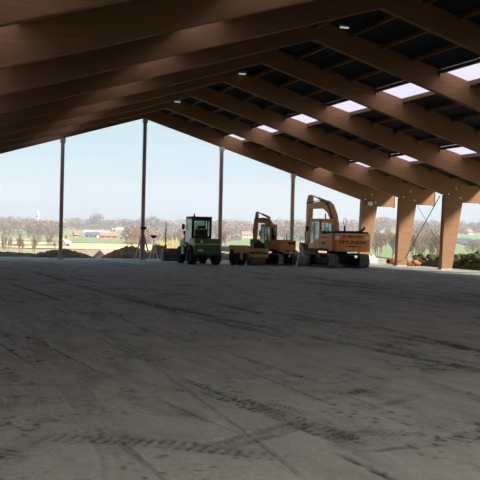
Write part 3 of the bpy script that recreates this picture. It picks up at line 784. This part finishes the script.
# ------------------------------------------------------------ soil heaps, berm of clods, rubble
def heap(name, label, cat, cx, cy, lx, ly, h, m_, seed, group=None, rough=.35, rz=0):
    n = 40; s, q = np.meshgrid(np.linspace(-1, 1, n * 2), np.linspace(-1, 1, n))
    r = np.hypot(s, q); z = np.clip(1 - r ** 1.6, 0, 1) ** .9
    z = h * z * (1 + rough * 2 * fbm(s * lx * 1.1 + seed * 3, q * ly * 1.1, 4)) + .22 * h * np.clip(fbm(s * lx * 2.6 + seed, q * ly * 2.6, 3), -.3, 1) * (z > .02) + .16 * h * np.clip(fbm(s * lx * 7 + seed, q * ly * 7, 2), -.3, 1) * (z > .02) - .02
    ca, sa = math.cos(rz), math.sin(rz)
    X = (s * lx * ca - q * ly * sa); Y = (s * lx * sa + q * ly * ca)
    z = np.where(r > 1, -.3, z)
    o = grid_mesh(name, X, Y, z, m_); o.location = (cx, cy, 0); tag(o, label, cat, group)
    return o


heap('soil_heap', 'long low dark soil bank running left of the leftmost post', 'soil heap', -10.0, 66.5, 5.2, 1.2, .38, M['dark_soil'], 1, 'soil heaps behind the gable')
heap('soil_heap', 'low dark soil heap at the foot of the leftmost post', 'soil heap', -4.6, 65.8, 2.3, 1.0, .52, M['dark_soil'], 2, 'soil heaps behind the gable')
heap('soil_heap', 'brown soil heap left of the propped middle post', 'soil heap', .05, 66.4, 1.9, 1.2, .72, M['soil'], 3, 'soil heaps behind the gable')
heap('soil_heap', 'brown soil heap between tripod and green tractor', 'soil heap', 2.75, 66.6, 1.6, 1.2, .85, M['soil'], 4, 'soil heaps behind the gable')
heap('soil_heap', 'brown soil heap between green tractor and roller', 'soil heap', 6.4, 65.6, 1.7, 1.2, .62, M['soil'], 5, 'soil heaps behind the gable')
heap('soil_heap', 'brown soil heap between the two excavators', 'soil heap', 11.6, 65.6, 2.4, 1.2, .85, M['soil'], 6, 'soil heaps behind the gable')
berm = heap('turf_bank', 'dark bank of turned turf outside the right legs', 'bank', 18.95, 53.2, 7.6, 1.0, .85, M['clod'], 7, None, .5, PI / 2)
random.seed(5)
cl = []
for i in range(4):
    bm = bmesh.new(); bmesh.ops.create_icosphere(bm, subdivisions=2, radius=1)
    for v_ in bm.verts: v_.co *= 1 + random.uniform(-.28, .28); v_.co.z *= .75
    me = bpy.data.meshes.new('turf_clod'); bm.to_mesh(me); bm.free(); me.materials.append(M['clod']); cl.append(me)
for i in range(95):
    f_ = random.random(); y = 46.6 + 13.5 * f_; x = 18.95 + random.uniform(-.75, .6); r = random.uniform(.14, .34) * (1.25 - .55 * f_)
    o = bpy.data.objects.new('turf_clod', random.choice(cl)); col.objects.link(o); o.parent = berm
    zz = .82 * max(0, 1 - abs(x - 18.95) ** 1.6 / 1.0) * (1.15 - .5 * f_)
    o.matrix_parent_inverse = Matrix.Identity(4)
    o.location = (x - 18.95, y - 53.2, zz + r * .2); o.scale = (r, r, r); o.rotation_euler = (0, 0, random.uniform(0, 6.3))
# clay pipe end and rubble by the second leg
pp = MB().lathe([(.13, 0), (.17, 0), (.17, .7), (.20, .7), (.20, .82), (.13, .82), (.13, 0)], (0, 0, .2), 'x', 24)
o = pp.build('clay_pipe', M['clay']); o.location = (16.95, 60.2, 0.0); o.rotation_euler = (0, 0, math.radians(35)); tag(o, 'orange clay pipe lying left of the second leg', 'pipe')
o = MB().lathe([(0, 0), (.20, .02), (.24, .1), (.22, .3), (.0, .32)], (0, 0, .24), 'x', 20).build('orange_drum_lid', M['clay']); o.location = (16.9, 59.6, 0); o.rotation_euler = (0, 0, math.radians(-60)); tag(o, 'rounded orange plastic end beside the clay pipe', 'drum')
rub = empty('rubble_heap', (17.05, 57.2, 0)); tag(rub, 'orange and pale rubble heap at the foot of the second leg', 'rubble')
for i in range(16):
    r = random.uniform(.10, .22) if i % 4 else .24; o = bpy.data.objects.new('lump', random.choice(cl).copy()); col.objects.link(o); o.parent = rub
    o.data.materials.clear(); o.data.materials.append(M['clay'] if random.random() < .62 else M['concrete'])
    a = random.uniform(-.75, .6); o.location = (a, random.uniform(-.3, .3), r * .5 + .18 * random.random() * (1 - abs(a))); o.scale = (r, r, r * .9)
# bulky white bags beyond the gable leg, and a concrete ring by the large excavator
for i, (x, y, sc_) in enumerate(((16.65, 63.0, 1.0), (17.35, 63.3, .72))):
    g = MB().add([(-.36, -.3, 0), (.36, -.3, 0), (.4, .3, 0), (-.38, .32, 0), (-.33, -.26, .42), (.34, -.25, .38), (.34, .27, .4), (-.32, .28, .44), (-.05, 0, .86)],
                 [(3, 2, 1, 0), (0, 1, 5, 4), (1, 2, 6, 5), (2, 3, 7, 6), (3, 0, 4, 7), (4, 5, 8), (5, 6, 8), (6, 7, 8), (7, 4, 8)])
    o = g.build('white_bulk_bag', M['white'], None, .05); o.location = (x, y, 0); o.scale = (sc_,) * 3
    tag(o, ['tall peaked white bag right of the large excavator', 'small peaked white bag behind the taller one'][i], 'bag', 'white bags by the gable leg')
o = MB().lathe([(.30, 0), (.40, 0), (.40, .62), (.30, .62), (.30, 0)], (0, 0, 0), 'z', 28).build('concrete_ring', M['concrete']); o.location = (8.35, 54.6, 0)
tag(o, 'grey concrete ring standing left of the large excavator', 'concrete ring')


# ------------------------------------------------------------ far buildings
def house(name, label, cat, px, v, w, d, hw, hr, wall, rf, rz=0.0, wins=4, group=None, dz=0):
    x, y = uv(lat(px, v), v); z = float(zt(x, y)) - .3 + dz
    r = empty(name, (x, y, z), -AX + rz); tag(r, label, cat, group)
    MB().prism([(-w / 2, -2), (w / 2, -2), (w / 2, hw), (-w / 2, hw)], -d / 2, d / 2).prism([(-d / 2, hw), (d / 2, hw), (0, hr)], -w / 2, w / 2, 'x').build('wall', wall, r)
    for s in (-1, 1):
        MB().prism([(s * (d / 2 + .5), hw - .35), (0, hr), (0, hr + .28), (s * (d / 2 + .5), hw - .05)], -w / 2 - .4, w / 2 + .4, 'x').build('roof_slope', rf, r)
    for i in range(wins):
        x_ = -w / 2 + w * (i + .5) / wins
        MB().box(x_ - .7, x_ + .7, -d / 2 - .06, -d / 2 + .02, hw * .35, hw * .78).build('window' if i != wins // 2 else 'barn_door', M['window'], r)
    if cat == 'house': MB().box(w * .25, w * .25 + .8, -.5, .5, hr - .8, hr + 1.2).build('chimney', M['brick'], r)
    return r


house('barn', 'long red brick barn of the farm beyond the crop strip', 'barn', 108, 655, 11, 8, 2.2, 4.0, M['brick'], M['tile'], .25, 3)
house('barn', 'grey roofed shed left of the red barn', 'barn', 93, 665, 9, 8, 2.0, 3.8, M['render'], M['slate'], -.2, 3)
house('barn', 'long low pale roofed shed behind the red barn', 'barn', 97, 720, 19, 9, 2.6, 4.6, M['render'], M['grey_roof'], .05, 5)
house('house', 'small orange roofed house left of the farm sheds', 'house', 76, 690, 3.2, 5, 1.8, 4.0, M['brick'], M['tile'], .4, 2)
house('house', 'tiny white gabled house beside the leftmost post', 'house', 65, 300, 1.6, 2.5, 1.6, 2.6, M['render'], M['grey_roof'], .9, 1)
house('barn', 'long white farm building on the crest behind the farm', 'barn', 120, 1010, 15, 9, 2.2, 4.2, M['render'], M['render'], .02, 3)
house('shed', 'small dark red roofed shed just beyond the soil heap', 'shed', 107, 160, 2.3, 2.5, .9, 1.8, mat('dull_brick', (.40, .24, .2), .9), mat('dull_tile', (.42, .25, .22), .9), .9, 1, dz=.15)
house('house', 'pale brown house among trees above the smaller excavator arm', 'house', 246, 830, 8, 7, 2.8, 5.0, M['render'], M['tile'], .3, 3)
house('house', 'white house among bare trees between the right legs', 'house', 433, 640, 8, 6, 1.8, 3.2, M['render'], M['tile'], .1, 3)
house('house', 'red roofed white house right of the nearest leg', 'house', 468, 800, 5.5, 6, 2.4, 4.4, M['render'], M['tile'], .7, 2)
house('house', 'small red roofed house on the right horizon', 'house', 455, 900, 6, 6, 3.0, 5.0, M['render'], M['tile'], .2, 2)
for i, (px, v, w) in enumerate(((461, 470, 9), (474, 440, 10), (487, 420, 9))):
    house('greenhouse', ['dark blue grey shed roof nearest the right leg', 'dark blue grey shed roof in the middle of the row', 'dark blue grey shed roof at the right edge'][i], 'shed', px, v, w, 9, .9, 2.6, M['grey_roof'], M['slate'], -.35, 3, 'blue grey shed roofs on the right')
house('barn', 'white shed on the slope behind the gable leg', 'barn', 383, 600, 4, 5, 2, 3.4, M['render'], M['grey_roof'], .2, 1)
x, y = uv(lat(37.5, 1150), 1150); z = float(zt(x, y))
wt = empty('water_tower', (x, y, z)); tag(wt, 'pale pink tower with white top on the left horizon', 'tower')
MB().lathe([(0, 0), (2.4, 0), (2.0, 13), (0, 13)], (0, 0, 0), 'z', 16).build('shaft', mat('pink_brick', (.75, .48, .42), .9), wt)
MB().lathe([(0, 13), (2.0, 13), (1.5, 17), (.4, 21), (0, 21)], (0, 0, 0), 'z', 16).build('cap', M['render'], wt)


# ------------------------------------------------------------ trees
def bare_tree(seed, spread, twigs, dense):
    """trunk with branches, and the crown of fine twigs, for a tree 1 m tall"""
    rnd = random.Random(seed); tr = MB(); tips = []

    def grow(a, d, L, r, lev):
        b_ = a + d * L; tr.tube(a, b_, r, r * .6, n=3 if lev else 5, cap=False)
        if lev >= 3: tips.append((b_, d, L)); return
        for i in range(3 if lev else 7):
            nd = (d * (.9 if lev else .75) + Vector((rnd.uniform(-1, 1) * spread, rnd.uniform(-1, 1) * spread, rnd.uniform(0, .9)))).normalized()
            grow(a.lerp(b_, rnd.uniform(.3, 1)), nd, L * rnd.uniform(.45, .72), r * .5, lev + 1)
    grow(Vector((0, 0, 0)), Vector((0, 0, 1)), .46, .018, 0)
    tw = MB()
    for p, d, L in tips:
        for i in range(twigs):
            c = p - d * L * rnd.uniform(0, .9); nd = (d + Vector((rnd.uniform(-1, 1), rnd.uniform(-1, 1), rnd.uniform(-.5, 1)))).normalized()
            e_ = c + nd * rnd.uniform(.05, .13); s = nd.orthogonal().normalized(); s.rotate(Matrix.Rotation(rnd.uniform(0, 6), 3, nd)); w = dense
            tw.add([c - s * w, c + s * w, e_ + s * w * .4 + Vector((0, 0, .01)), e_ - s * w * .4], [(0, 1, 2, 3)])
    return tr, tw


def leafy(seed, n, lx):
    rnd = random.Random(seed); tw = MB()
    for i in range(n):
        while True:
            p = Vector((rnd.uniform(-1, 1), rnd.uniform(-1, 1), rnd.uniform(-1, 1)))
            if .35 < p.length < 1 + .12 * rnd.random(): break
        p = Vector((p.x * lx, p.y * lx, .52 + p.z * .48)); nd = Vector((rnd.uniform(-1, 1), rnd.uniform(-1, 1), rnd.uniform(-1, 1))).normalized(); s = nd.orthogonal().normalized(); w = rnd.uniform(.025, .05); u_ = nd.cross(s)
        tw.add([p - s * w, p + u_ * w, p + s * w, p - u_ * w], [(0, 1, 2, 3)])
    tr = MB().tube((0, 0, 0), (0, 0, .45), .03, .015, n=5)
    return tr, tw


TP = {}
for key, args, tm in (('bare_a', (1, .75, 9, .0022), 'twig'), ('bare_b', (2, .6, 9, .0022), 'twig'), ('bare_c', (5, .95, 10, .0024), 'twig'),
                      ('dense_a', (8, .8, 16, .006), 'twig_dark'), ('dense_b', (9, .65, 16, .006), 'twig'), ('dense_c', (12, .95, 16, .007), 'twig')):
    tr, tw = bare_tree(*args); TP[key] = (tr.mesh('trunk', M['bark']), tw.mesh('twigs', M[tm]))
for key, sd, lx, tm in (('dense_a', 31, .42, 'twig_dark'), ('dense_b', 32, .5, 'twig'), ('dense_c', 33, .6, 'twig')):
    tr, tw = leafy(sd, 520, lx); t2, w2 = bare_tree(sd, .75, 5, .004); tw.add(w2.v, w2.f); TP[key] = (t2.mesh('trunk', M['bark']), tw.mesh('twigs', M[tm]))
tr, tw = leafy(3, 700, .55); TP['blossom'] = (tr.mesh('trunk', M['bark']), tw.mesh('blossom', M['blossom']))
tr, tw = leafy(4, 900, .42); TP['conifer'] = (tr.mesh('trunk', M['bark']), tw.mesh('needles', M['evergreen']))
tr, tw = leafy(6, 700, .75); TP['shrub'] = (tr.mesh('trunk', M['bark']), tw.mesh('twigs', M['twig']))


placed = []


def tree(kind, px, v, h, label, group, wide=1.0, cat='tree', name='bare_tree'):
    v0 = v
    for _ in range(40):
        x, y = uv(lat(px, v), v); rad = h * wide * .42
        if all((x - a) ** 2 + (y - b_) ** 2 > (rad + c_) ** 2 for a, b_, c_ in placed): break
        v = v0 * random.uniform(.88, 1.13)
    placed.append((x, y, rad)); z = float(zt(x, y)) - .05
    r = empty(name, (x, y, z), random.uniform(0, 6.28)); tag(r, label, cat, group)
    for me, nm in zip(TP[kind], ('trunk', 'crown')):
        o = bpy.data.objects.new(nm, me); col.objects.link(o); o.parent = r; o.scale = (h * wide, h * wide, h)
        if nm == 'crown': o['kind'] = 'stuff'


random.seed(21)
hg_ = [(-20, 55), (55, 120), (120, 215), (215, 300), (300, 380), (380, 440), (440, 500)]
# skyline woods, seven stretches
for (a, b_), lb, hh in zip(hg_, ('left of the leftmost post', 'above the farm left of the middle post', 'behind the green tractor', 'behind the roller and smaller excavator',
                          'behind the large excavator', 'between gable leg and nearest leg', 'right of the nearest leg'), (11, 11, 12, 14, 12, 11, 10)):
    px = a
    while px < b_:
        tree(random.choice(['dense_a', 'dense_b', 'dense_c']), px, random.uniform(1000, 1150), hh * random.uniform(.7, 1.25), 'hazy bare tree of the skyline wood ' + lb, 'skyline trees ' + lb, 1.25)
        px += random.uniform(3.0, 5.0)
tree('dense_a', 96, 1020, 19, 'tall round tree standing above the skyline behind the farm', None, 1.1)
tree('dense_a', 76, 1050, 14, 'dark broad tree on the skyline right of the leftmost post', None, 1.3)
for px, h in ((151, 17), (147, 14), (156, 14), (130, 12)): tree('dense_a', px, 960, h, 'dark tall tree of the clump right of the middle post', 'dark clump right of the middle post', 1.2)
# middle wood behind the tractor: px 118..232
for i in range(34):
    px = 122 + 108 * random.random()
    tree(random.choice(['bare_a', 'bare_b', 'bare_c', 'dense_b']), px, random.uniform(330, 560), random.uniform(6, 9), 'bare brown tree of the thicket behind tripod and tractor', 'thicket behind the tripod and tractor', 1.1)
for i in range(30):
    px = -15 + 70 * random.random()
    tree(random.choice(['bare_a', 'bare_b', 'bare_c', 'dense_b']), px, random.uniform(560, 700), random.uniform(8, 12), 'bare brown tree of the row across the left fields', 'tree row across the left fields', 1.2)
for i in range(22):
    px = -10 + 66 * random.random()
    tree(random.choice(['bare_a', 'bare_b', 'bare_c']), px, random.uniform(190, 260), random.uniform(2.6, 5.2), 'thin bare sapling in the left stubble field', 'saplings in the left stubble field', .7)
for i, px in enumerate((160, 167, 175, 181)):
    tree('blossom', px, 250, random.uniform(2.6, 3.4), 'pale yellow bush behind the tractor mast', 'yellow bushes behind the tractor mast', 1.0, 'bush', 'yellow_bush')
for px, v, h in ((226, 640, 4), (232, 650, 4), (238, 660, 4)): tree('dense_a', px, v, h, 'low dark hedge tree on the crop edge right of the tractor', 'hedge on the crop edge', 1.6)
for i in range(20):
    px = 214 + 90 * random.random()
    tree(random.choice(['dense_b', 'dense_c', 'bare_c']), px, random.uniform(720, 900), random.uniform(8, 15), 'bare tree of the wood behind the roller', 'wood behind the roller', 1.2)
for i in range(6): tree('conifer', 297 + 2.2 * i, 760, random.uniform(8, 12), 'dark evergreen left of the large excavator arm', 'evergreens left of the large excavator arm', .8, 'tree', 'evergreen_tree')
for i in range(12): tree('shrub', 288 + 18 * random.random(), random.uniform(100, 150), random.uniform(1.4, 2.3), 'rusty bare shrub between the two excavators', 'shrubs between the excavators', 1, 'bush', 'bare_shrub')
for i in range(22):
    px = 374 + 26 * random.random()
    tree(random.choice(['bare_a', 'bare_b', 'bare_c']), px, random.uniform(220, 420), random.uniform(5, 9), 'bare tree between the gable leg and the second leg', 'bare trees between gable leg and second leg', .9)
for i in range(34):
    px = 406 + 38 * random.random()
    tree(random.choice(['bare_a', 'bare_b', 'bare_c']), px, random.uniform(180, 420), random.uniform(4.5, 8.5), 'bare tree between the second leg and the nearest leg', 'bare trees between second and nearest leg', .9)
for i in range(22):
    px = 405 + 40 * random.random()
    tree('dense_c', px, random.uniform(680, 820), random.uniform(6, 9), 'brown wood tree on the slope between the right legs', 'slope wood between the right legs', 1.1)
for i in range(26):
    px = 452 + 36 * random.random()
    tree(random.choice(['dense_b', 'dense_c']), px, random.uniform(830, 960), random.uniform(4, 8), 'brown garden tree around the red roofed houses', 'garden trees around the red roofed houses', 1.2)
for i in range(9):
    tree(random.choice(['bare_a', 'dense_c']), 470 + 16 * random.random(), random.uniform(330, 420), random.uniform(3, 4), 'brown shrub in front of the blue grey roofs', 'shrubs in front of the blue grey roofs', 1.3)

# ------------------------------------------------------------ haze over the land
hz = bpy.data.materials.new('haze'); hz.use_nodes = True; t = hz.node_tree; t.nodes.clear()
o_ = t.nodes.new('ShaderNodeOutputMaterial'); vs_ = t.nodes.new('ShaderNodeVolumeScatter'); vs_.inputs['Color'].default_value = (.93, .95, 1, 1); vs_.inputs['Density'].default_value = .00045
t.links.new(vs_.outputs[0], o_.inputs['Volume'])
b = MB().box(-700, 700, 90, 1300, -12, 60); o = b.build('haze', hz); o.rotation_euler = (0, 0, -AX); o.location = (C0[0], C0[1], 0)
tag(o, 'light haze over the fields beyond the hall', kind='stuff')
